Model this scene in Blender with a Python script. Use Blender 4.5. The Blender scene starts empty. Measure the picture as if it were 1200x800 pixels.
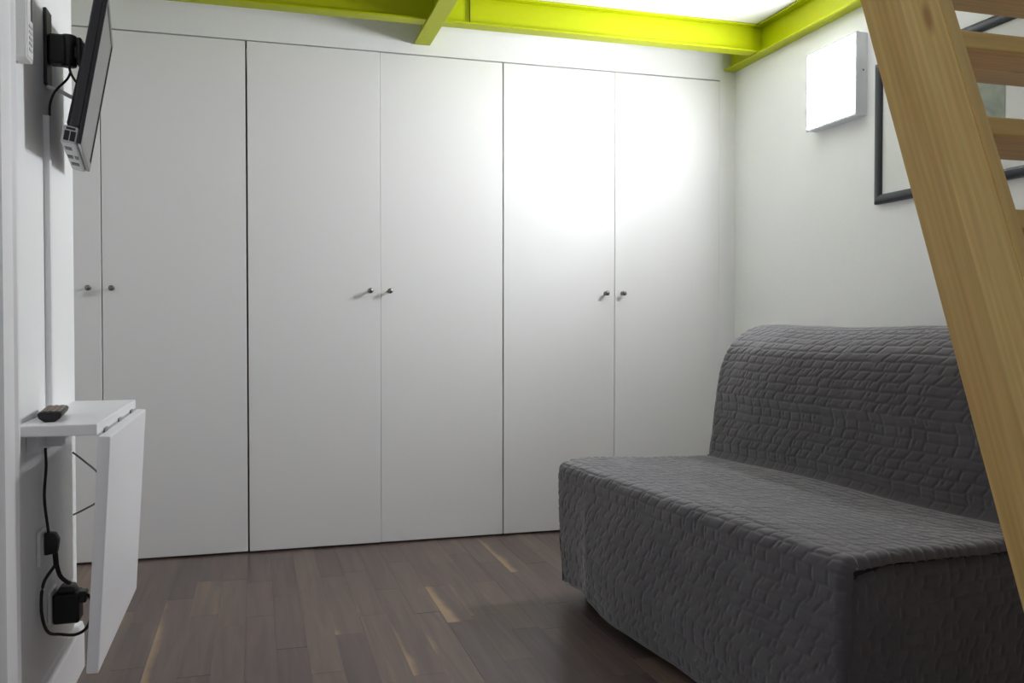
import bpy, bmesh, math, random
import numpy as np
from mathutils import Vector, Matrix
random.seed(7); rng = np.random.default_rng(7)
S = bpy.context.scene
COL = S.collection

# ------------------------------------------------------------------ camera, world, exposure
cam_d = bpy.data.cameras.new('camera'); cam = bpy.data.objects.new('camera', cam_d); COL.objects.link(cam)
cam.location = (0, 0, .95); cam.rotation_euler = (math.radians(90 - 1.16), 0, math.radians(-16.16))
cam_d.sensor_width = 36; cam_d.lens = 36 * 1035 / 1200; cam_d.clip_start = .02
S.camera = cam
world = bpy.data.worlds.new('world'); S.world = world; world.use_nodes = True
bg = world.node_tree.nodes['Background']; bg.inputs[0].default_value = (.86, .87, .95, 1); bg.inputs[1].default_value = .36
S.view_settings.view_transform = 'Standard'; S.view_settings.look = 'None'
S.view_settings.gamma = 1; S.view_settings.use_curve_mapping = False; S.view_settings.exposure = 0
LAMP = 64.0; BEAM = 10                      # square wall lamp: radiance of its diffuser, watts of its forward beam
try:
    S.cycles.max_bounces = 12; S.cycles.diffuse_bounces = 8
except Exception: pass

# ------------------------------------------------------------------ materials
def srgb(r, g, b):
    f = lambda c: (c / 255 / 12.92) if c / 255 <= .04045 else ((c / 255 + .055) / 1.055) ** 2.4
    return (f(r), f(g), f(b), 1)
class NT:
    def __init__(s, name):
        s.m = bpy.data.materials.new(name); s.m.use_nodes = True; s.t = s.m.node_tree
        s.b = s.t.nodes['Principled BSDF']
    def n(s, typ, **kw):
        x = s.t.nodes.new(typ)
        for k, v in kw.items():
            if k.startswith('i_'):
                key = k[2:]; key = int(key) if key.isdigit() else key.replace('_', ' ')
                x.inputs[key].default_value = v
            else: setattr(x, k, v)
        return x
    def l(s, a, b): s.t.links.new(a, b)
def plain(name, col, rough=.5, metal=0, bump=0, scale=120, var=.03, spec=None):
    k = NT(name); k.b.inputs['Roughness'].default_value = rough; k.b.inputs['Metallic'].default_value = metal
    if spec is not None: k.b.inputs['Specular IOR Level'].default_value = spec
    tc = k.n('ShaderNodeTexCoord'); no = k.n('ShaderNodeTexNoise', i_Scale=scale, i_Detail=4)
    k.l(tc.outputs['Object'], no.inputs['Vector'])
    mx = k.n('ShaderNodeMix', data_type='RGBA'); k.l(no.outputs[0], mx.inputs[0])
    mx.inputs[6].default_value = tuple(c * (1 - var) for c in col[:3]) + (1,)
    mx.inputs[7].default_value = tuple(min(1, c * (1 + var)) for c in col[:3]) + (1,)
    k.l(mx.outputs[2], k.b.inputs['Base Color'])
    if bump:
        bp = k.n('ShaderNodeBump', i_Strength=bump, i_Distance=.002); k.l(no.outputs[0], bp.inputs['Height'])
        k.l(bp.outputs[0], k.b.inputs['Normal'])
    return k.m
M = {}
M['wall'] = plain('wall_paint', srgb(242, 243, 242), .6, bump=.25, scale=60, var=.012)
M['door'] = plain('door_white_foil', srgb(239, 239, 237), .55, spec=.35, bump=.05, scale=220, var=.008)
M['body'] = plain('cabinet_inside', srgb(170, 168, 160), .7)
M['trim'] = plain('trim_paint', srgb(236, 236, 236), .4, var=.01)
M['ceil'] = plain('ceiling_paint', srgb(240, 240, 238), .7, bump=.15, scale=80, var=.01)
M['lime'] = plain('lime_paint', srgb(178, 188, 0), .45, bump=.15, scale=40, var=.05, spec=.25)
M['table'] = plain('white_laminate', srgb(238, 238, 240), .35, var=.008)
M['black'] = plain('black_plastic', srgb(20, 20, 22), .45)
M['darkgrey'] = plain('dark_grey_plastic', srgb(46, 44, 47), .35)
M['silver'] = plain('silver_plastic', srgb(190, 190, 192), .4)
M['screen'] = plain('screen_glass', srgb(24, 24, 26), .12, var=0)
M['gloss'] = plain('glossy_bezel', srgb(34, 32, 35), .15)
M['chrome'] = plain('brushed_nickel', srgb(140, 137, 130), .28, metal=1)
M['whiteplastic'] = plain('white_plastic', srgb(232, 232, 230), .4, var=.01)
M['framewood'] = plain('black_frame_lacquer', srgb(48, 50, 58), .4, bump=.1, scale=60, var=.1)
M['mat'] = plain('picture_mat', srgb(232, 234, 230), .8, var=.01)
M['rubber'] = plain('black_rubber_cable', srgb(24, 22, 26), .55)
M['greycable'] = plain('grey_cable', srgb(118, 114, 110), .55)
M['lampcase'] = plain('lamp_casing', srgb(224, 226, 232), .45, var=.01)
M['bracket'] = plain('brown_steel', srgb(96, 68, 30), .5, var=.15)
M['basefr'] = plain('sofa_base_black', srgb(30, 28, 30), .6)
k = NT('lamp_diffuser'); k.b.inputs['Base Color'].default_value = (.9, .9, .9, 1)
k.b.inputs['Emission Color'].default_value = (.985, 1, 1.07, 1); k.b.inputs['Emission Strength'].default_value = LAMP
M['diffuser'] = k.m

def wood_pine():
    k = NT('pine_wood'); k.b.inputs['Roughness'].default_value = .45
    tc = k.n('ShaderNodeTexCoord'); oi = k.n('ShaderNodeObjectInfo')
    sep = k.n('ShaderNodeSeparateXYZ'); k.l(tc.outputs['Object'], sep.inputs[0])
    st = k.n('ShaderNodeMath', operation='GREATER_THAN', i_1=.012); k.l(sep.outputs[1], st.inputs[0])   # glue line between two lamellae
    ad = k.n('ShaderNodeVectorMath', operation='ADD'); cmb = k.n('ShaderNodeCombineXYZ')
    m5 = k.n('ShaderNodeMath', operation='MULTIPLY', i_1=3.7); k.l(st.outputs[0], m5.inputs[0]); k.l(m5.outputs[0], cmb.inputs[0])
    m6 = k.n('ShaderNodeMath', operation='MULTIPLY', i_1=9.); k.l(oi.outputs['Random'], m6.inputs[0]); k.l(m6.outputs[0], cmb.inputs[1])
    k.l(tc.outputs['Object'], ad.inputs[0]); k.l(cmb.outputs[0], ad.inputs[1])
    mp = k.n('ShaderNodeMapping'); mp.inputs['Scale'].default_value = (22, 22, 1.1); k.l(ad.outputs[0], mp.inputs[0])
    n1 = k.n('ShaderNodeTexNoise', i_Scale=1.6, i_Detail=5, i_Distortion=.7); k.l(mp.outputs[0], n1.inputs['Vector'])
    wv = k.n('ShaderNodeTexWave', i_Scale=.9, i_Distortion=5, i_Detail=3, bands_direction='Y'); k.l(mp.outputs[0], wv.inputs['Vector'])
    mp2 = k.n('ShaderNodeMapping'); mp2.inputs['Scale'].default_value = (160, 160, 5); k.l(ad.outputs[0], mp2.inputs[0])
    n2 = k.n('ShaderNodeTexNoise', i_Scale=1.5, i_Detail=3); k.l(mp2.outputs[0], n2.inputs['Vector'])
    r = k.n('ShaderNodeValToRGB'); e = r.color_ramp.elements
    e[0].position = .28; e[0].color = srgb(222, 182, 104); e[1].position = .7; e[1].color = srgb(246, 212, 134)
    k.l(n1.outputs[0], r.inputs[0])
    mx = k.n('ShaderNodeMix', data_type='RGBA', blend_type='MULTIPLY'); mx.inputs[0].default_value = .10
    k.l(r.outputs[0], mx.inputs[6]); k.l(wv.outputs['Color'], mx.inputs[7])
    mx2 = k.n('ShaderNodeMix', data_type='RGBA', blend_type='MULTIPLY'); mx2.inputs[0].default_value = .25
    k.l(mx.outputs[2], mx2.inputs[6]); k.l(n2.outputs['Color'], mx2.inputs[7])
    tint = k.n('ShaderNodeMix', data_type='RGBA', blend_type='MULTIPLY'); k.l(st.outputs[0], tint.inputs[0])
    k.l(mx2.outputs[2], tint.inputs[6]); tint.inputs[7].default_value = (.90, .86, .80, 1)
    # knots
    mk = k.n('ShaderNodeMapping'); mk.inputs['Scale'].default_value = (7, 9, 2.6); k.l(ad.outputs[0], mk.inputs[0])
    vo = k.n('ShaderNodeTexVoronoi', i_Scale=1.); k.l(mk.outputs[0], vo.inputs['Vector'])
    kr = k.n('ShaderNodeMapRange', i_1=.05, i_2=.12, i_3=1., i_4=0.); k.l(vo.outputs['Distance'], kr.inputs[0])
    kx = k.n('ShaderNodeMix', data_type='RGBA'); k.l(kr.outputs[0], kx.inputs[0]); k.l(tint.outputs[2], kx.inputs[6]); kx.inputs[7].default_value = srgb(176, 128, 72)
    k.l(kx.outputs[2], k.b.inputs['Base Color'])
    bp = k.n('ShaderNodeBump', i_Strength=.15, i_Distance=.001); k.l(n2.outputs[0], bp.inputs['Height']); k.l(bp.outputs[0], k.b.inputs['Normal'])
    return k.m
M['pine'] = wood_pine()

def wood_floor():
    k = NT('dark_strip_parquet')
    geo = k.n('ShaderNodeNewGeometry'); a = k.n('ShaderNodeAttribute', attribute_name='tint'); sp = k.n('ShaderNodeAttribute', attribute_name='sap')
    uv = k.n('ShaderNodeUVMap', uv_map='plank')
    off = k.n('ShaderNodeCombineXYZ'); m = k.n('ShaderNodeMath', operation='MULTIPLY', i_1=37.); k.l(a.outputs['Fac'], m.inputs[0])
    k.l(m.outputs[0], off.inputs[0]); k.l(m.outputs[0], off.inputs[1])
    ad = k.n('ShaderNodeVectorMath', operation='ADD'); k.l(geo.outputs['Position'], ad.inputs[0]); k.l(off.outputs[0], ad.inputs[1])
    mp = k.n('ShaderNodeMapping'); mp.inputs['Scale'].default_value = (26, 1.6, 1); k.l(ad.outputs[0], mp.inputs[0])
    n1 = k.n('ShaderNodeTexNoise', i_Scale=1.4, i_Detail=6, i_Distortion=.8); k.l(mp.outputs[0], n1.inputs['Vector'])
    r = k.n('ShaderNodeValToRGB'); e = r.color_ramp.elements
    e[0].position = .0; e[0].color = srgb(74, 62, 59); e[1].position = 1.; e[1].color = srgb(140, 116, 92)
    x = e.new(.35); x.color = srgb(92, 78, 74); x = e.new(.7); x.color = srgb(110, 94, 84)
    w = k.n('ShaderNodeMath', operation='MULTIPLY_ADD', i_1=.60); k.l(a.outputs['Fac'], w.inputs[0])
    w2 = k.n('ShaderNodeMath', operation='MULTIPLY_ADD', i_1=1.1, i_2=-.33); k.l(n1.outputs[0], w2.inputs[0]); k.l(w2.outputs[0], w.inputs[2])
    k.l(w.outputs[0], r.inputs[0])
    # sapwood: a pale tapering streak along one edge of some strips
    su = k.n('ShaderNodeSeparateXYZ'); k.l(uv.outputs[0], su.inputs[0])
    mp3 = k.n('ShaderNodeMapping'); mp3.inputs['Scale'].default_value = (5, 4, 1); k.l(ad.outputs[0], mp3.inputs[0])
    n3 = k.n('ShaderNodeTexNoise', i_Scale=1., i_Detail=3); k.l(mp3.outputs[0], n3.inputs['Vector'])
    t1 = k.n('ShaderNodeMath', operation='MULTIPLY_ADD', i_1=.9, i_2=-.52); k.l(n3.outputs[0], t1.inputs[0])
    t2 = k.n('ShaderNodeMath', operation='ADD'); k.l(t1.outputs[0], t2.inputs[0]); k.l(sp.outputs['Fac'], t2.inputs[1])
    tv = k.n('ShaderNodeMath', operation='MULTIPLY', i_1=.30); k.l(su.outputs[1], tv.inputs[0])
    t3 = k.n('ShaderNodeMath', operation='SUBTRACT'); k.l(t2.outputs[0], t3.inputs[0]); k.l(tv.outputs[0], t3.inputs[1])
    t4 = k.n('ShaderNodeMath', operation='SUBTRACT'); k.l(t3.outputs[0], t4.inputs[0]); k.l(su.outputs[0], t4.inputs[1])
    mr = k.n('ShaderNodeMapRange', i_1=0., i_2=.22); k.l(t4.outputs[0], mr.inputs[0])
    mx = k.n('ShaderNodeMix', data_type='RGBA'); k.l(mr.outputs[0], mx.inputs[0]); k.l(r.outputs[0], mx.inputs[6]); mx.inputs[7].default_value = srgb(156, 131, 101)
    k.l(mx.outputs[2], k.b.inputs['Base Color'])
    k.b.inputs['Roughness'].default_value = .30; k.b.inputs['Specular IOR Level'].default_value = .5
    bp = k.n('ShaderNodeBump', i_Strength=.08, i_Distance=.001); k.l(n1.outputs[0], bp.inputs['Height']); k.l(bp.outputs[0], k.b.inputs['Normal'])
    return k.m
M['floor'] = wood_floor()
M['subfloor'] = plain('floor_joint', srgb(72, 60, 54), .8)

def fabric():
    k = NT('quilted_charcoal_fabric'); k.b.inputs['Roughness'].default_value = .9; k.b.inputs['Specular IOR Level'].default_value = .15
    k.b.inputs['Sheen Weight'].default_value = .6; k.b.inputs['Sheen Roughness'].default_value = .5
    tc = k.n('ShaderNodeTexCoord')
    n1 = k.n('ShaderNodeTexNoise', i_Scale=420, i_Detail=2); k.l(tc.outputs['Object'], n1.inputs['Vector'])
    n2 = k.n('ShaderNodeTexNoise', i_Scale=9, i_Detail=4); k.l(tc.outputs['Object'], n2.inputs['Vector'])
    r = k.n('ShaderNodeValToRGB'); e = r.color_ramp.elements
    e[0].position = .25; e[0].color = srgb(74, 72, 75); e[1].position = .75; e[1].color = srgb(98, 95, 99)
    s = k.n('ShaderNodeMath', operation='MULTIPLY_ADD', i_1=.5); k.l(n1.outputs[0], s.inputs[0])
    h = k.n('ShaderNodeMath', operation='MULTIPLY', i_1=.5); k.l(n2.outputs[0], h.inputs[0]); k.l(h.outputs[0], s.inputs[2])
    k.l(s.outputs[0], r.inputs[0]); k.l(r.outputs[0], k.b.inputs['Base Color'])
    bp = k.n('ShaderNodeBump', i_Strength=.35, i_Distance=.001); k.l(n1.outputs[0], bp.inputs['Height']); k.l(bp.outputs[0], k.b.inputs['Normal'])
    return k.m
M['fabric'] = fabric()

def art_print():
    k = NT('art_print'); k.b.inputs['Roughness'].default_value = .5
    tc = k.n('ShaderNodeTexCoord'); mp = k.n('ShaderNodeMapping'); mp.inputs['Scale'].default_value = (1, 5, 9); k.l(tc.outputs['Object'], mp.inputs[0])
    n = k.n('ShaderNodeTexNoise', i_Scale=1.2, i_Detail=4, i_Distortion=1.2); k.l(mp.outputs[0], n.inputs['Vector'])
    r = k.n('ShaderNodeValToRGB'); e = r.color_ramp.elements
    e[0].position = .3; e[0].color = srgb(118, 128, 116); e[1].position = .72; e[1].color = srgb(186, 182, 150)
    x = e.new(.5); x.color = srgb(146, 154, 140)
    k.l(n.outputs[0], r.inputs[0]); k.l(r.outputs[0], k.b.inputs['Base Color']); return k.m
M['art'] = art_print()

# ------------------------------------------------------------------ builders
def link(name, me, mat, parent=None, loc=None, rot=None, smooth=False):
    o = bpy.data.objects.new(name, me); COL.objects.link(o)
    if mat: me.materials.append(M[mat])
    if parent: o.parent = parent
    if loc is not None: o.location = loc
    if rot is not None: o.rotation_euler = rot
    if smooth:
        me.polygons.foreach_set('use_smooth', [True] * len(me.polygons))
        if smooth != 'all':
            me.update()
            bm = bmesh.new(); bm.from_mesh(me)
            for e in bm.edges:
                if len(e.link_faces) == 2 and e.calc_face_angle() > math.radians(40): e.smooth = False
            bm.to_mesh(me); bm.free()
    return o
def tag(o, label, cat, group=None):
    o['label'] = label; o['category'] = cat
    if group: o['group'] = group
    return o
def thing(name, label, cat, loc=(0, 0, 0), rot=(0, 0, 0), group=None):
    o = bpy.data.objects.new(name, None); COL.objects.link(o); o.empty_display_size = .05
    o.location = loc; o.rotation_euler = rot
    return tag(o, label, cat, group)
def struct(o): o['kind'] = 'structure'; return o
def bm_box(bm, a, b, bev=0, seg=2):
    c = [(x + y) / 2 for x, y in zip(a, b)]; s = [abs(y - x) for x, y in zip(a, b)]
    r = bmesh.ops.create_cube(bm, size=1, matrix=Matrix.Translation(c) @ Matrix.Diagonal((*s, 1)))
    if bev:
        ed = list({e for v in r['verts'] for e in v.link_edges})
        bmesh.ops.bevel(bm, geom=ed, offset=bev, segments=seg, affect='EDGES', profile=.5)
def bm_mesh(name, bm):
    me = bpy.data.meshes.new(name); bmesh.ops.recalc_face_normals(bm, faces=bm.faces[:]); bm.to_mesh(me); bm.free(); return me
def box(name, a, b, mat, parent=None, bev=0, seg=2, loc=None, rot=None):
    bm = bmesh.new(); bm_box(bm, a, b, bev, seg); return link(name, bm_mesh(name, bm), mat, parent, loc, rot)
def boxes(name, lst, mat, parent=None, bev=0):
    bm = bmesh.new()
    for a, b in lst: bm_box(bm, a, b, bev)
    return link(name, bm_mesh(name, bm), mat, parent)
def prism(name, prof, z0, z1, mat, parent=None, axis='z', bev=0):
    """extrude a 2-D outline; axis z: (x,y), axis x: (y,z), axis y: (x,z)"""
    bm = bmesh.new(); f = {'z': lambda p, t: (p[0], p[1], t), 'x': lambda p, t: (t, p[0], p[1]), 'y': lambda p, t: (p[0], t, p[1])}[axis]
    A = [bm.verts.new(f(p, z0)) for p in prof]; B = [bm.verts.new(f(p, z1)) for p in prof]; n = len(prof)
    bm.faces.new(A); bm.faces.new(B[::-1])
    for i in range(n): bm.faces.new((A[i], A[(i + 1) % n], B[(i + 1) % n], B[i]))
    if bev: bmesh.ops.bevel(bm, geom=bm.edges[:], offset=bev, segments=2, affect='EDGES', profile=.5)
    return link(name, bm_mesh(name, bm), mat, parent, smooth=bool(bev))
def smoothpath(pts, n=8):
    P = [Vector(p) for p in pts]; P = [P[0] * 2 - P[1]] + P + [P[-1] * 2 - P[-2]]; out = []
    for i in range(1, len(P) - 2):
        for j in range(n):
            t = j / n; a, b, c, d = P[i - 1], P[i], P[i + 1], P[i + 2]
            out.append(.5 * ((2 * b) + (c - a) * t + (2 * a - 5 * b + 4 * c - d) * t * t + (3 * b - a - 3 * c + d) * t ** 3))
    return out + [P[-2]]
def tube(name, pts, r, mat, parent=None, sm=8, seg=10):
    P = smoothpath(pts, sm) if sm else [Vector(p) for p in pts]
    bm = bmesh.new(); rings = []; up = Vector((0.13, .31, .94)).normalized()
    for i, p in enumerate(P):
        t = (P[min(i + 1, len(P) - 1)] - P[max(i - 1, 0)]).normalized()
        a = t.cross(up); a = a.normalized() if a.length > 1e-4 else t.orthogonal().normalized(); b = t.cross(a)
        rings.append([bm.verts.new(p + r * (a * math.cos(q * 2 * math.pi / seg) + b * math.sin(q * 2 * math.pi / seg))) for q in range(seg)])
    for A, B in zip(rings, rings[1:]):
        for q in range(seg): bm.faces.new((A[q], A[(q + 1) % seg], B[(q + 1) % seg], B[q]))
    bm.faces.new(rings[0][::-1]); bm.faces.new(rings[-1])
    return link(name, bm_mesh(name, bm), mat, parent, smooth='all')
def lathe_mesh(name, prof, seg=20):
    """prof: (radius, height along -Y)"""
    bm = bmesh.new(); R = []
    for r, h in prof:
        R.append([bm.verts.new((r * math.cos(2 * math.pi * q / seg), -h, r * math.sin(2 * math.pi * q / seg))) for q in range(seg)])
    for A, B in zip(R, R[1:]):
        for q in range(seg): bm.faces.new((A[q], A[(q + 1) % seg], B[(q + 1) % seg], B[q]))
    bm.faces.new(R[0]); bm.faces.new(R[-1][::-1])
    me = bm_mesh(name, bm); me.polygons.foreach_set('use_smooth', [True] * len(me.polygons)); return me

# ------------------------------------------------------------------ the setting
XL, XR, YB = -.478, 2.219, 3.80
# floor: a dark bed with strips of parquet on it
fl = struct(box('floor', (-1.2, -1.6, -.05), (2.32, 4.4, -.0075), 'subfloor'))
W, G = .088, .00012
sap_spots = {(.625, 3.0): .85, (.255, 3.3): .42, (.975, 3.5): .62, (.46, 3.0): .4, (-.217, 2.75): .55, (.438, 2.4): .36, (.70, 2.95): .33, (.30, 2.75): .3, (.52, 2.5): .45}
planks = []
x = -1.2 + .02; col = 0
while x < 2.32:
    x1 = min(x + W, 2.32); y = -1.6 - random.random() * .3
    while y < 3.81:
        L = random.choice((.4, .52, .64, .8)); y1 = min(y + L, 3.83)
        if 3.83 - y1 < .12: y1 = 3.83
        t = min(1, max(0, random.gauss(.4, .26))); sap = -1.
        for (sx, sy), v in sap_spots.items():
            if x <= sx < x1 and y <= sy < y1: sap = v * .8; t = max(t, .5)
        if sap < 0 and random.random() < .10: sap = random.uniform(.1, .26)
        planks.append((x, x1, max(y, -1.6), y1, t, sap, random.uniform(-.00025, .00025))); y = y1
    x = x1
def plank_mesh(name, ps):
    V = []; F = []; T = []; P = []; UV = []
    for (x0, x1, y0, y1, t, sap, dz) in ps:
        b = len(V); z0, z1 = -.0075, dz - .0005; c = .0007
        V += [(x0 + G, y0 + G, z0), (x1 - G, y0 + G, z0), (x1 - G, y1 - G, z0), (x0 + G, y1 - G, z0)]
        V += [(x0 + G, y0 + G, z1 - .0003), (x1 - G, y0 + G, z1 - .0003), (x1 - G, y1 - G, z1 - .0003), (x0 + G, y1 - G, z1 - .0003)]
        V += [(x0 + c, y0 + c, z1), (x1 - c, y0 + c, z1), (x1 - c, y1 - c, z1), (x0 + c, y1 - c, z1)]
        fs = [(8, 9, 10, 11)] + [(4 + i, 4 + (i + 1) % 4, 8 + (i + 1) % 4, 8 + i) for i in range(4)] + [(i, (i + 1) % 4, 4 + (i + 1) % 4, 4 + i) for i in range(4)]
        F += [tuple(b + q for q in f) for f in fs]; T += [t] * 9; P += [sap] * 9
        cu = [(0, 0), (1, 0), (1, 1), (0, 1)]
        for f in fs: UV += [cu[q % 4] for q in f]
    me = bpy.data.meshes.new(name); me.from_pydata(V, [], F)
    me.attributes.new('tint', 'FLOAT', 'FACE').data.foreach_set('value', T)
    me.attributes.new('sap', 'FLOAT', 'FACE').data.foreach_set('value', P)
    me.uv_layers.new(name='plank').data.foreach_set('uv', np.array(UV, dtype=np.float32).ravel())
    return me
near = [p for p in planks if p[3] > 1.95 and p[0] < 1.75 and p[1] > -.75]
for p in near[:300]: link('plank', plank_mesh('plank', [p]), 'floor', fl)
rest = [p for p in planks if p not in near[:300]]
link('plank_field', plank_mesh('plank_field', rest), 'floor', fl)['kind'] = 'stuff'

# back wall: header over the wardrobes, filler strip beside them, wall behind them
struct(boxes('wall_back', [((-1.2, YB, 2.112), (XR + .1, YB + .12, 2.75)), ((2.135, YB, 0), (XR + .1, YB + .12, 2.112)), ((-1.2, 4.36, 0), (XR + .1, 4.4, 2.75))], 'wall'))
struct(box('wall_right', (XR, -1.6, 0), (XR + .1, YB, 2.75), 'wall'))
struct(box('wall_left', (-.60, -1.6, 0), (XL, 2.655, 2.75), 'wall'))
struct(box('wall_alcove', (-1.3, 2.4, 0), (-1.2, 4.4, 2.75), 'wall'))
struct(box('ceiling', (-1.2, 1.815, 2.285), (XR, YB, 2.33), 'ceil'))
struct(prism('baseboard_left', [(XL, 0), (XL + .016, 0), (XL + .016, .112), (XL + .011, .126), (XL, .128)], 1.99, 2.668, 'trim', axis='y'))
struct(prism('trim_1', [(XL, 1.86), (XL + .022, 1.86), (XL + .022, 1.915), (XL + .017, 1.925), (XL + .017, 1.955), (XL + .022, 1.962), (XL + .022, 1.975), (XL + .012, 1.988), (XL, 1.988)], 0, 2.12, 'trim'))

# ------------------------------------------------------------------ green steel beams
GZ0, GZ1 = 2.155, 2.285
def ibeam(name, label, web, f0, f1, z0, a0, a1, along, wa0=None, wa1=None):
    """web centre; flanges f0..f1 across; runs a0..a1 along 'along'; the web may run on to wa0..wa1 past coped flanges"""
    t = thing(name, label, 'beam', group='lime green steel beams')
    wa0 = a0 if wa0 is None else wa0; wa1 = a1 if wa1 is None else wa1
    def bb(c0, c1, s0, s1, zz0, zz1, nm):
        if along == 'y': box(nm, (c0, s0, zz0), (c1, s1, zz1), 'lime', t, .0012, 1)
        else: box(nm, (s0, c0, zz0), (s1, c1, zz1), 'lime', t, .0012, 1)
    bb(f0, f1, a0, a1, z0, z0 + .008, 'bottom_flange')
    bb(f0, f1, a0, a1, GZ1 - .009, GZ1 - .001, 'top_flange')
    bb(web - .003, web + .003, wa0, wa1, z0 + .0075, GZ1 - .0085, 'web')
    return t
ibeam('steel_beam', 'lime green steel beam along the white wall above the square lamp', 2.196, 2.156, XR - .001, GZ0, 1.83, YB - .001, 'y')
ibeam('steel_beam', 'lime green steel beam running over wardrobe doors towards the lamp wall', 3.533, 3.500, 3.566, GZ0 + .006, .732, 2.155, 'x', .6995, 2.192)
ibeam('steel_beam', 'lime green steel beam jutting out from above the middle wardrobe, crossing the others', .696, .661, .731, GZ0 - .002, 1.83, YB - .001, 'y')
ibeam('steel_beam', 'shaded lime green steel beam over the wardrobe nearest the television', 3.533, 3.500, 3.566, GZ0 + .006, -1.19, .660, 'x', -1.19, .6925)
box('joint_plate', (.842, 3.522, GZ0 + .014), (.8435, 3.5299, GZ1 - .01), 'black', bpy.data.objects['steel_beam.001'])

# ------------------------------------------------------------------ built-in wardrobes
knob_me = lathe_mesh('knob', [(.009, 0), (.009, .002), (.0045, .004), (.0042, .013), (.0085, .018), (.0112, .023), (.0112, .027), (.0085, .0305), (.003, .032)])
knob_me.materials.append(M['chrome'])
def wardrobe(x0, xm, x1, label, dz, gapm, gl, gr):
    t = thing('built_in_wardrobe', label, 'wardrobe', ((x0 + x1) / 2, YB, 0), group='wardrobes along the wall'); ox = (x0 + x1) / 2
    e = .002; d0, d1 = .022, .55
    boxes('body', [((x0 + e - ox, d0, .01), (x0 + .018 - ox, d1, 2.107)), ((x1 - .018 - ox, d0, .01), (x1 - e - ox, d1, 2.107)), ((x0 + .018 - ox, d0, 2.089), (x1 - .018 - ox, d1, 2.107)),
                   ((x0 + .018 - ox, d0, .01), (x1 - .018 - ox, d1, .028)), ((x0 + .018 - ox, d1 - .008, .028), (x1 - .018 - ox, d1, 2.089)), ((x0 + e - ox, .035, 0), (x1 - e - ox, d1, .01))], 'body', t)
    for a, b, kx, p in ((x0 + gl, xm - gapm, xm - .046, dz[0]), (xm + gapm, x1 - gr, xm + .038, dz[1])):
        d = box('door', (a - ox, p, .007), (b - ox, .02 + p, 2.1065), 'door', t, .0018, 2)
        kn = bpy.data.objects.new('knob', knob_me); COL.objects.link(kn); kn.parent = d; kn.location = (kx - ox, p, 1.09)
    return t
wardrobe(-1.131, -.584, -.033, 'white wardrobe with two tall flat doors nearest the wall-mounted television', (0, .001), .0018, .002, .004)
wardrobe(-.033, .514, 1.060, 'white wardrobe with two tall flat doors between the other two wardrobes', (-.0015, .001), .0009, .003, .0028)
wardrobe(1.060, 1.596, 2.133, 'white wardrobe with two tall flat doors beside the lamp wall, behind the sofa', (0, 0), .0014, .0028, -.0017)

# ------------------------------------------------------------------ square wall lamp
lamp = thing('wall_lamp', 'square white lit lamp panel mounted on the wall above the sofa', 'lamp', (XR, 3.0, 1.735))
T = .05
box('casing', (-T + .006, -.156, 0), (0, .156, .312), 'lampcase', lamp, .003)
boxes('rim', [((-T, -.157, -.001), (-T + .012, -.148, .313)), ((-T, .148, -.001), (-T + .012, .157, .313)), ((-T, -.148, -.001), (-T + .012, .148, .008)), ((-T, -.148, .304), (-T + .012, .148, .313))], 'lampcase', lamp, .001)
box('diffuser', (-T - .001, -.148, .008), (-T + .008, .148, .304), 'diffuser', lamp, .002)
sc = lathe_mesh('screw', [(.004, 0), (.004, .001), (.002, .0018)], 10); sc.materials.append(M['chrome'])
ld = bpy.data.lights.new('lamp_beam', 'AREA'); ld.shape = 'SQUARE'; ld.size = .29; ld.energy = BEAM; ld.spread = math.radians(125); ld.color = (.985, 1, 1.07)
o = bpy.data.objects.new('lamp_beam', ld); COL.objects.link(o); o.parent = lamp; o.location = (-T - .0025, 0, .156); o.rotation_euler = (0, math.radians(90), 0)
o = bpy.data.objects.new('screw', sc); COL.objects.link(o); o.parent = lamp; o.location = (-.018, -.156, .17)

# ------------------------------------------------------------------ framed picture
pic = thing('framed_picture', 'black framed picture with a white mat hanging on the wall behind the stair', 'picture', (XR, 2.42, 1.39))
h = .36; H = .515; b = .034
prof = lambda s: None
def frame_bar(p0, p1, q0, q1):   # outer edge p0-p1, inner edge q0-q1 (y,z), mitred, rounded face
    bm = bmesh.new(); sec = []
    for (P, Q) in ((p0, q0), (p1, q1)):
        row = []
        for u, d in ((0, 0), (0, .014), (.12, .019), (.35, .022), (.65, .022), (.9, .018), (1, .012), (1, 0)):
            row.append(bm.verts.new((-d - .0005, P[0] + (Q[0] - P[0]) * u, P[1] + (Q[1] - P[1]) * u)))
        sec.append(row)
    n = len(sec[0])
    for i in range(n): bm.faces.new((sec[0][i], sec[0][(i + 1) % n], sec[1][(i + 1) % n], sec[1][i]))
    bm.faces.new(sec[0]); bm.faces.new(sec[1][::-1])
    link('frame_bar', bm_mesh('frame_bar', bm), 'framewood', pic, smooth=True)
O = [(h, 0), (-h, 0), (-h, H), (h, H)]; I = [(h - b, b), (-h + b, b), (-h + b, H - b), (h - b, H - b)]
for i in range(4): frame_bar(O[i], O[(i + 1) % 4], I[i], I[(i + 1) % 4])
box('mat_board', (-.008, -h + b - .002, b - .002), (-.001, h - b + .002, H - b + .002), 'mat', pic)
box('art_print', (-.0095, -.226, .12), (-.0085, .20, .40), 'art', pic)

# ------------------------------------------------------------------ sofa with quilted cover
LS = 1.395
SO = Vector((1.0, 2.9, 0)); ang = math.atan2(.0945, .9955)
sofa = thing('sofa', 'armless sofa under a dark grey quilted cover, seat facing the wardrobes end', 'sofa', SO, (0, 0, ang))
sofa['label'] = 'armless two-seat sofa under a charcoal quilted cover along the lamp wall'
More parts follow.
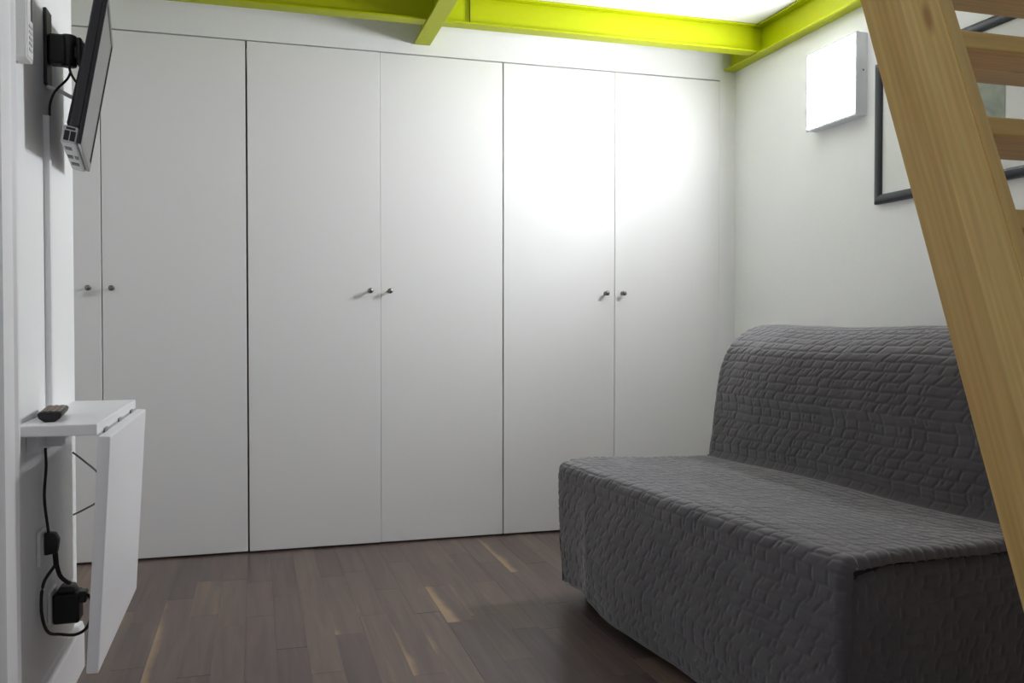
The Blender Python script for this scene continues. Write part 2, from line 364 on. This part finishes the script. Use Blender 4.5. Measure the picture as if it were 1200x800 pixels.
# local: x = towards the backrest, y = -v along the length
def chaikin(P, n):
    P = np.array(P, float)
    for _ in range(n):
        A = P[:-1] * .75 + P[1:] * .25; B = P[:-1] * .25 + P[1:] * .75
        Q = np.empty((len(A) * 2, 2)); Q[0::2] = A; Q[1::2] = B
        P = np.vstack([P[:1], Q, P[-1:]])
    return P
prof = [(.004, .05), (-.006, .2), (-.004, .36), (.0, .43), (.004, .456), (.016, .472), (.045, .479), (.12, .481), (.3, .474), (.5, .468), (.60, .466), (.612, .462), (.618, .466), (.624, .49), (.633, .567), (.645, .67), (.657, .757), (.676, .815),
        (.706, .868), (.76, .912), (.82, .937), (.872, .943), (.93, .935), (.985, .9), (1.02, .83), (1.04, .65), (1.055, .4), (1.065, .1)]
prof = chaikin(prof, 3)
seg = np.r_[0, np.cumsum(np.hypot(*np.diff(prof, axis=0).T))]
ds = .0034; ss = np.linspace(0, seg[-1], int(seg[-1] / ds)); PW = np.interp(ss, seg, prof[:, 0]); PZ = np.interp(ss, seg, prof[:, 1])
nv = int(LS / .0034); vv = np.linspace(0, LS, nv)
HEMV = np.array([0, .12, .2, .235, .27, .36, .6, .84, 1.1, LS]); HEMZ = np.array([.045, .058, .072, .072, .062, .042, .032, .024, .022, .02])
hem = np.interp(vv, HEMV, HEMZ)
hsh = lambda a, b, c=0.: np.modf(np.abs(np.sin(a * 127.1 + b * 311.7 + c * 74.7) * 43758.5453))[0]
def quilt(u, v, slant=-.75):
    """stitched brick-like relief: u across rows, v along rows; metres"""
    hr, bw = .030, .050
    u = u + .0012 * np.sin(v * 31) + .0008 * np.sin(v * 83 + u * 20)
    r = np.floor(u / hr); fu = u - r * hr
    offs = hsh(r, 3.) * bw + (r % 2) * bw * .5
    x = v + slant * (fu - hr / 2) * np.where(hsh(r, 9.) > .25, 1, -.4) + offs + .004 * np.sin(u * 90)
    c = np.floor(x / bw); fx = x - c * bw
    fx2 = np.abs(fx - bw * (.2 + .25 * hsh(r, c, 5.)))           # an extra half stitch in some bricks
    dh = np.minimum(fu, hr - fu); dvj = np.minimum(fx, bw - fx)
    k1 = hsh(np.round(u / hr), c, 1.); k2 = hsh(r, np.round(x / bw), 2.)
    s1 = np.where(k1 > .22, .35 + .55 * k1, .08); s2 = np.where(k2 > .15, .45 + .55 * k2, .05)
    s3 = (hsh(r, c, 7.) > .55) * (fu > hr * .45) * .7
    g = np.maximum.reduce([s1 * np.exp(-(dh / .0032) ** 2), s2 * np.exp(-(dvj / .0034) ** 2), s3 * np.exp(-(fx2 / .0032) ** 2)])
    puff = np.sin(np.pi * fu / hr) * np.sin(np.pi * fx / bw)
    return -.0036 * g + .0007 * puff + .0012 * np.sin(v * 23 + u * 9) * np.sin(u * 31 - v * 5)
def grid_obj(name, P, parent, flip=False):
    a, b = P.shape[:2]; me = bpy.data.meshes.new(name)
    idx = np.arange(a * b).reshape(a, b)
    q = np.stack([idx[:-1, :-1], idx[1:, :-1], idx[1:, 1:], idx[:-1, 1:]], -1).reshape(-1, 4)
    if flip: q = q[:, ::-1]
    me.vertices.add(a * b); me.vertices.foreach_set('co', P.astype(np.float32).ravel())
    me.loops.add(q.size); me.loops.foreach_set('vertex_index', q.ravel().astype(np.int32))
    me.polygons.add(len(q)); me.polygons.foreach_set('loop_start', np.arange(0, q.size, 4, dtype=np.int32))
    me.update(calc_edges=True)
    return link(name, me, 'fabric', parent, smooth='all')
def normals(P):
    du = np.gradient(P, axis=0); dv = np.gradient(P, axis=1); n = np.cross(du, dv); return n / (np.linalg.norm(n, axis=2, keepdims=True) + 1e-12)
Sg, Vg = np.meshgrid(ss, vv, indexing='ij')
Wg = np.repeat(PW[:, None], nv, 1); Zg = np.repeat(PZ[:, None], nv, 1)
front = (ss < .42)[:, None]
Zg = np.where(front & (Zg < .44), hem[None] + (Zg - .05) * (.44 - hem[None]) / .39, Zg)
drop = np.clip((.44 - Zg) / .4, 0, 1) * front
fold = (1 / (1 + np.exp(-(vv - .215) / .022)))[None]                       # the flap at the far corner hangs a little further in
Wg = Wg + drop * (.016 * (1 - fold) - .006 * np.exp(-((vv[None] - .25) / .03) ** 2) + .006 * np.sin(vv[None] * 9 + 1) - .008 * np.sin(vv[None] * 4.3))
Zg = Zg + .004 * np.sin(Vg * 7 + 1) * np.sin(Sg * 5) * (Sg > .45) - .006 * np.exp(-((Vg - .75) / .4) ** 2) * ((Sg > .5) & (Sg < 1.0)) * np.sin(np.clip((Sg - .5) / .5, 0, 1) * np.pi)
Wg = Wg - .05 * (Wg > .61) * np.clip((Zg - .5) / .36, 0, 1) * (1 - np.exp(-(Vg / .22) ** 2)) * np.clip((1.0 - Wg) / .16, 0, 1)   # backrest padding is fuller away from its end
P = np.stack([Wg, -Vg, Zg], -1); N = normals(P)
if N[len(ss) // 4, nv // 2, 2] < 0 and N[150, nv // 2, 2] < 0: N = -N
RE = .024
ed = np.minimum(vv, LS - vv); inset = np.where(ed < RE, RE - np.sqrt(np.maximum(0, RE ** 2 - (RE - ed) ** 2)), 0)[None]
mid = np.argmin(np.abs(PW - .3) + (PZ < .4) * 9)
sgn = 1 if N[mid, nv // 2, 2] > 0 else -1
N = N * sgn
creasefade = 1 - .7 * np.exp(-((Sg - ss[np.argmin(np.abs(PW - .612) + np.abs(PZ - .463))]) / .02) ** 2)
P = P + N * (quilt(Sg, Vg) * creasefade - inset)[..., None]
grid_obj('cover', P, sofa, flip=sgn > 0)
# hem binding along the front bottom edge
tube('hem_binding', [tuple(P[1, j] + np.array([-.001, 0, 0])) for j in range(10, nv - 8, 14)], .0045, 'fabric', sofa, sm=0, seg=8)
# end panels
top = lambda w: np.interp(w, PW[mid - 60:], np.maximum.accumulate(PZ[mid - 60:][::1]) * 0 + PZ[mid - 60:])
def end_panel(v, sgnv):
    ws = np.linspace(.018, 1.045, 250)
    ztop = np.where(ws < .61, np.interp(ws, [0, .05, .6, .61], [.44, .460, .452, .45]), np.interp(ws, PW[PW > .62], PZ[PW > .62])) - .012
    for i in range(len(ws)):
        if ws[i] > .6: ztop[i] = max(.44, ztop[i])
    hz = .03 if sgnv > 0 else .052; J = 110; tt = np.linspace(0, 1, J)[None]
    Z = ztop[:, None] + (hz - ztop[:, None]) * tt; Wp = np.repeat(ws[:, None], J, 1) + .006 * np.sin(Z * 22) * (tt > .1)
    d = np.clip((ztop[:, None] - Z) / .03, 0, 1); Vp = v + sgnv * (-.010 + .010 * np.sin(d * np.pi / 2) + .008 * (1 - np.exp(-(ztop[:, None] - Z) * 6)) * np.sin(Wp * 8 + .6) + quilt(Z, Wp, -.3) - .009 * np.exp(-((Wp - .03) / .07) ** 2) * np.exp(-((ztop[:, None] - Z) / .05) ** 2))
    grid_obj('end_panel', np.stack([Wp, -Vp, Z], -1), sofa, flip=sgnv < 0)
end_panel(LS - .006, 1); end_panel(.006, -1)
boxes('base_light_block', [((.016, -LS + .016, .13), (.60, -.016, .445)), ((.62, -LS + .05, .13), (.98, -.05, .43)), ((.69, -LS + .05, .42), (.98, -.05, .80))], 'basefr', sofa)  # unseen sofa base, added as solid boxes to block light inside the cover
for lx in (.10, .92):
    for ly in (-.10, -LS + .10): box('leg', (lx - .025, ly - .025, 0), (lx + .025, ly + .025, .135), 'basefr', sofa, .004)

# ------------------------------------------------------------------ pine stair
XS, TH = 1.20, .030
A0 = Vector((0, 1.142, .473)); A1 = Vector((0, 1.564, 1.617)); dr = (A1 - A0).normalized(); nr = Vector((0, -dr.z, dr.y))   # nr points to the front
WD = .182
foot = A0 + dr * (-A0.z / dr.z)
stair = thing('loft_stair', 'steep open pine stair with wide side boards leading up to the loft', 'stair', (XS, foot.y, 0))
a = math.atan2(dr.y, dr.z)
def stringer(x):
    # object frame: local z along the board, local y across it (towards the back edge)
    L1 = 2.284 / dr.z
    bm = bmesh.new()
    # foot: front edge point lies lower along the board so that the cut is level
    zf = -(nr.z * WD) / dr.z
    pts = [(0, 0), (-WD, zf), (-WD, L1 + zf), (0, L1)]
    A = [bm.verts.new((0, p[0] + WD * .6, p[1])) for p in pts]; B = [bm.verts.new((TH, p[0] + WD * .6, p[1])) for p in pts]
    bm.faces.new(A); bm.faces.new(B[::-1])
    for i in range(4): bm.faces.new((A[i], A[(i + 1) % 4], B[(i + 1) % 4], B[i]))
    bmesh.ops.bevel(bm, geom=bm.edges[:], offset=.002, segments=2, affect='EDGES')
    ob = link('stringer', bm_mesh('stringer', bm), 'pine', stair)
    # local y axis -> -nr (towards back), local z -> dr
    R = Matrix(((1, 0, 0), (0, -nr.y, dr.y), (0, -nr.z, dr.z)))
    org = Vector((x - XS, 0, 0)) + nr * (WD * .6)
    ob.matrix_local = Matrix.Translation(org) @ R.to_4x4()
    return ob
SW = .60
stringer(XS); stringer(XS + SW - TH)
yb = lambda z: z * dr.y / dr.z        # back edge relative to foot
hw = WD / dr.z                        # level depth of the board
TZ = [1.484 - .1705 * i for i in range(-4, 9)]
tm = bmesh.new(); bm_box(tm, (-.016, 0, -(SW - 2 * TH) / 2), (.016, hw - .004, (SW - 2 * TH) / 2), .004); tme = bm_mesh('tread', tm); tme.materials.append(M['pine'])
bmk = bmesh.new(); bm_box(bmk, (0, 0, -.028), (.012, .05, 0), .001); bme = bm_mesh('cleat', bmk); bme.materials.append(M['bracket'])
for z in TZ:
    if z < .1 or z > 2.13: continue
    o = bpy.data.objects.new('tread', tme); COL.objects.link(o); o.parent = stair
    o.matrix_local = Matrix.Translation((SW / 2, yb(z) - hw + .002, z - .016)) @ Matrix(((0, 0, 1, 0), (0, 1, 0, 0), (-1, 0, 0, 0), (0, 0, 0, 1)))
    for xx in (TH, SW - TH - .012):
        c = bpy.data.objects.new('cleat', bme); COL.objects.link(c); c.parent = o
        c.matrix_local = o.matrix_local.inverted() @ Matrix.Translation((xx, yb(z) - hw + .03, z - .0325))

# ------------------------------------------------------------------ drop-leaf wall table
TZ1, TY0, TY1, TX1 = .740, 2.015, 2.632, -.318
tab = thing('drop_leaf_table', 'white wall-mounted drop-leaf table with its leaf folded down', 'table', (XL, (TY0 + TY1) / 2, 0))
cy = (TY0 + TY1) / 2
loc = lambda x, y, z: (x - XL, y - cy, z)
box('table_top', loc(XL + .001, TY0, TZ1 - .024), loc(TX1 - .003, TY1, TZ1), 'table', tab, .003)
lf = box('leaf', (0, TY0 - cy, -.50), (.024, TY1 - cy, 0), 'table', tab, .0025, loc=loc(TX1 - .001, cy, TZ1 - .026), rot=(0, math.radians(3.2), 0))
for yy in (TY0 + .10, TY1 - .10, cy): box('hinge', loc(TX1 - .0035, yy - .02, TZ1 - .027), loc(TX1 + .0005, yy + .02, TZ1 - .018), 'chrome', tab, .0008, 1)
box('wall_rail', loc(XL + .001, TY0 + .10, TZ1 - .07), loc(XL + .020, TY1 - .04, TZ1 - .0245), 'table', tab, .002)
box('support_arm', loc(XL + .020, 2.20, TZ1 - .068), loc(XL + .055, 2.235, TZ1 - .0245), 'table', tab, .003)
box('support_arm', loc(XL + .020, TY1 - .14, TZ1 - .068), loc(XL + .055, TY1 - .105, TZ1 - .0245), 'table', tab, .003)

# remote control on the table
rem = thing('remote_control', 'small black remote control with grey keys on the drop-leaf table', 'remote', (-.432, 2.16, TZ1), (0, 0, math.radians(6)))
prism('body', [(-.010, .0), (.010, .0), (.021, .008), (.024, .017), (.021, .0205), (-.021, .0205), (-.024, .017), (-.021, .008)], -.085, .085, 'black', rem, axis='y', bev=.0018)
box('face_plate', (-.020, -.080, .0204), (.020, .080, .0222), 'darkgrey', rem, .0008, 1)
kb = bmesh.new(); bm_box(kb, (-.0035, -.0032, 0), (.0035, .0032, .0022), .0007, 1); kme = bm_mesh('key', kb); kme.materials.append(plain('key_rubber', srgb(150, 128, 112), .6))
for i in range(3):
    for j in range(9):
        kk = bpy.data.objects.new('key', kme); COL.objects.link(kk); kk.parent = rem; kk.location = (-.012 + .012 * i, -.068 + .0165 * j, .0219)

# ------------------------------------------------------------------ television on its arm
tvn = Vector((-.373, 2.17, 1.350)); tvf = Vector((-.4195, 2.558, 1.350)); LT = (tvf - tvn).length; HT = .345; ta = math.atan2(-(tvf - tvn).x, (tvf - tvn).y)
tv = thing('television', 'flat television with dark back tilted forward on a black wall arm', 'television', (tvn + tvf) / 2)
tv.rotation_euler = (0, math.radians(10), ta)
h2 = LT / 2   # local: x = screen normal, y = length, z = up
box('back_shell', (-.030, -h2 + .002, .036), (-.008, h2 - .002, HT), 'darkgrey', tv, .004)
prism('back_bulge', [(-.0299, .04), (-.042, .05), (-.040, .12), (-.036, .24), (-.0299, .27)], -h2 + .06, h2 - .06, 'black', tv, axis='y', bev=.003)
bz = .013
for nm, a_, b_ in (('bezel', (-.009, -h2, .0), (0, -h2 + bz, HT)), ('bezel', (-.009, h2 - bz, .0), (0, h2, HT)), ('bezel', (-.009, -h2 + bz, HT - bz), (0, h2 - bz, HT)), ('bezel', (-.009, -h2 + bz, 0), (0, h2 - bz, .02))):
    box(nm, a_, b_, 'gloss', tv, .002)
box('screen', (-.008, -h2 + bz - .001, .019), (-.002, h2 - bz + .001, HT - bz + .001), 'screen', tv)
bp_ = box('bottom_panel', (-.042, -h2 + .001, -.004), (-.0095, h2 - .001, .036), 'silver', tv, .005, 3)
for y0, y1, x0, x1 in ((-h2 + .05, -h2 + .085, -.036, -.022), (-h2 + .16, -h2 + .20, -.038, -.026), (-h2 + .16, -h2 + .20, -.022, -.014), (h2 - .13, h2 - .09, -.036, -.018)):
    box('speaker_grille', (x0, y0, -.0052), (x1, y1, -.0035), 'black', bp_, .0006, 1)
for x0, x1, z0, z1 in ((-.037, -.0265, .002, .024), (-.0245, -.014, .002, .024), (-.035, -.016, .027, .032)):
    box('side_grille', (x0, -h2 + .0005, z0), (x1, -h2 + .0015, z1), 'black', bp_)
# mount
mnt = thing('swivel_mount', 'black swivel wall arm holding the television', 'wall mount', (XL, 2.345, 1.6))
box('wall_plate', (.0005, -.028, -.085), (.008, .028, .095), 'black', mnt, .002)
box('pivot_block', (.008, -.022, -.032), (.046, .022, .038), 'black', mnt, .006)
lt = lathe_mesh('pivot', [(.016, -.036), (.018, -.034), (.018, .036), (.016, .038)], 18)
lt.materials.append(M['black']); o = bpy.data.objects.new('pivot', lt); COL.objects.link(o); o.parent = mnt; o.rotation_euler = (math.radians(-90), 0, 0); o.location = (.05, 0, .002)
for zz in (.038, -.036):
    pass
box('tilt_head', (.070, -.026, -.034), (.082, .026, .032), 'black', mnt, .004)
box('link_arm', (.045, -.010, -.014), (.071, .010, .012), 'black', mnt, .002)
# cables near the television
tag(tube('power_cable', [(XL + .05, 2.36, 1.555), (XL + .045, 2.345, 1.535), (XL + .024, 2.322, 1.50), (XL + .014, 2.318, 1.47), (XL + .012, 2.318, 1.44)], .0028, 'rubber'), 'thin black cable dropping from the television arm into the duct', 'cable')
tag(tube('aerial_cable', [(XL + .004, 2.33, 1.512), (XL + .03, 2.335, 1.505), (XL + .055, 2.345, 1.494), (XL + .075, 2.36, 1.49)], .0048, 'whiteplastic'), 'white cable reaching from the wall to behind the television', 'cable')
tag(tube('signal_cable', [(XL + .052, 2.33, 1.572), (XL + .058, 2.326, 1.545), (XL + .070, 2.33, 1.525), (XL + .078, 2.34, 1.52)], .003, 'rubber'), 'short black lead looping from arm to television back', 'cable')
dct = thing('cable_duct', 'slim white cable duct running down the wall from television to table', 'duct', (XL, 2.318, TZ1))
box('duct_base', (.0005, -.010, .001), (.005, .010, .70), 'trim', dct)
box('duct_cover', (.005, -.011, .001), (.014, .011, .70), 'trim', dct, .002)
# white wall unit at the top
wb = thing('intercom_unit', 'white plastic intercom box on the wall beside the television', 'intercom', (XL, 2.06, 1.497))
box('housing', (.0005, -.028, 0), (.028, .028, .23), 'whiteplastic', wb, .003)
box('face_plate', (.028, -.024, .006), (.0295, .024, .224), 'whiteplastic', wb, .001, 1)
box('handset_slot', (.0285, .004, .085), (.030, .020, .16), 'darkgrey', wb, .0005, 1)
for i in range(5): box('button', (.029, -.012, .02 + i * .012), (.0308, .014, .026 + i * .012), 'silver', wb, .0006, 1)

# ------------------------------------------------------------------ sockets, plug, adapter, cables under the table
sk = thing('wall_socket', 'white wall socket plate under the table with a black plug', 'socket', (XL, 2.235, .44))
box('plate', (.0005, -.04, -.04), (.009, .04, .04), 'whiteplastic', sk, .003); box('inner_ring', (.009, -.026, -.026), (.0105, .026, .026), 'whiteplastic', sk, .0006, 1)
pg = thing('power_plug', 'slim black plug with cord in the socket under the table', 'plug', (XL + .0105, 2.235, .44))
prism('plug_body', [(0, -.020), (.026, -.016), (.030, .014), (.022, .030), (0, .032)], -.013, .013, 'black', pg, axis='y', bev=.003)
tube('strain_relief', [(.020, .0, -.012), (.022, .002, -.045)], .006, 'rubber', pg, sm=2)
sk2 = thing('wall_socket', 'white wall socket plate low down, behind the black adapter block', 'socket', (XL, 2.335, .275))
box('plate', (.0005, -.04, -.04), (.009, .04, .04), 'whiteplastic', sk2, .003)
def cord(t, o):          # a lead that belongs to its plug; its path is given in room coordinates
    o.parent = t; o.matrix_parent_inverse = Matrix.Translation(-Vector(t.location)); return o
ad = thing('plug_adapter', 'chunky black adapter block with looping cord, plugged in above the baseboard', 'adapter', (XL + .009, 2.335, .275))
box('block', (0, -.030, -.042), (.058, .030, .030), 'black', ad, .006, 3)
prism('plug_top', [(.006, .030), (.050, .030), (.044, .046), (.014, .046)], -.022, .020, 'darkgrey', ad, axis='y', bev=.003)
box('plug_side', (.052, -.018, .002), (.072, .016, .030), 'darkgrey', ad, .004)
for yy in (-.008, .008): box('pin', (.0718, yy - .002, .012), (.086, yy + .002, .016), 'chrome', ad, .0008, 1)
cord(pg, tube('cord', [(XL + .012, 2.24, TZ1 - .075), (XL + .014, 2.235, .62), (XL + .011, 2.23, .55), (XL + .018, 2.235, .468)], .0032, 'rubber'))
cord(pg, tube('cord', [(XL + .033, 2.237, .395), (XL + .038, 2.25, .365), (XL + .046, 2.285, .340), (XL + .044, 2.322, .328)], .005, 'rubber'))
cord(ad, tube('cord', [(XL + .031, 2.232, .395), (XL + .012, 2.205, .36), (XL + .010, 2.195, .30), (XL + .016, 2.225, .245), (XL + .034, 2.27, .222), (XL + .066, 2.275, .217), (XL + .090, 2.28, .232), (XL + .098, 2.30, .268), (XL + .088, 2.32, .292), (XL + .074, 2.335, .292)], .0036, 'rubber'))
tag(tube('cord_loop', [(XL + .003, 2.60, .605), (XL + .03, 2.61, .578), (XL + .06, 2.62, .545), (XL + .085, 2.62, .50), (XL + .06, 2.62, .465), (XL + .03, 2.61, .448), (XL + .003, 2.60, .436)], .0025, 'greycable'), 'thin grey cord looping out behind the hanging table leaf', 'cord')
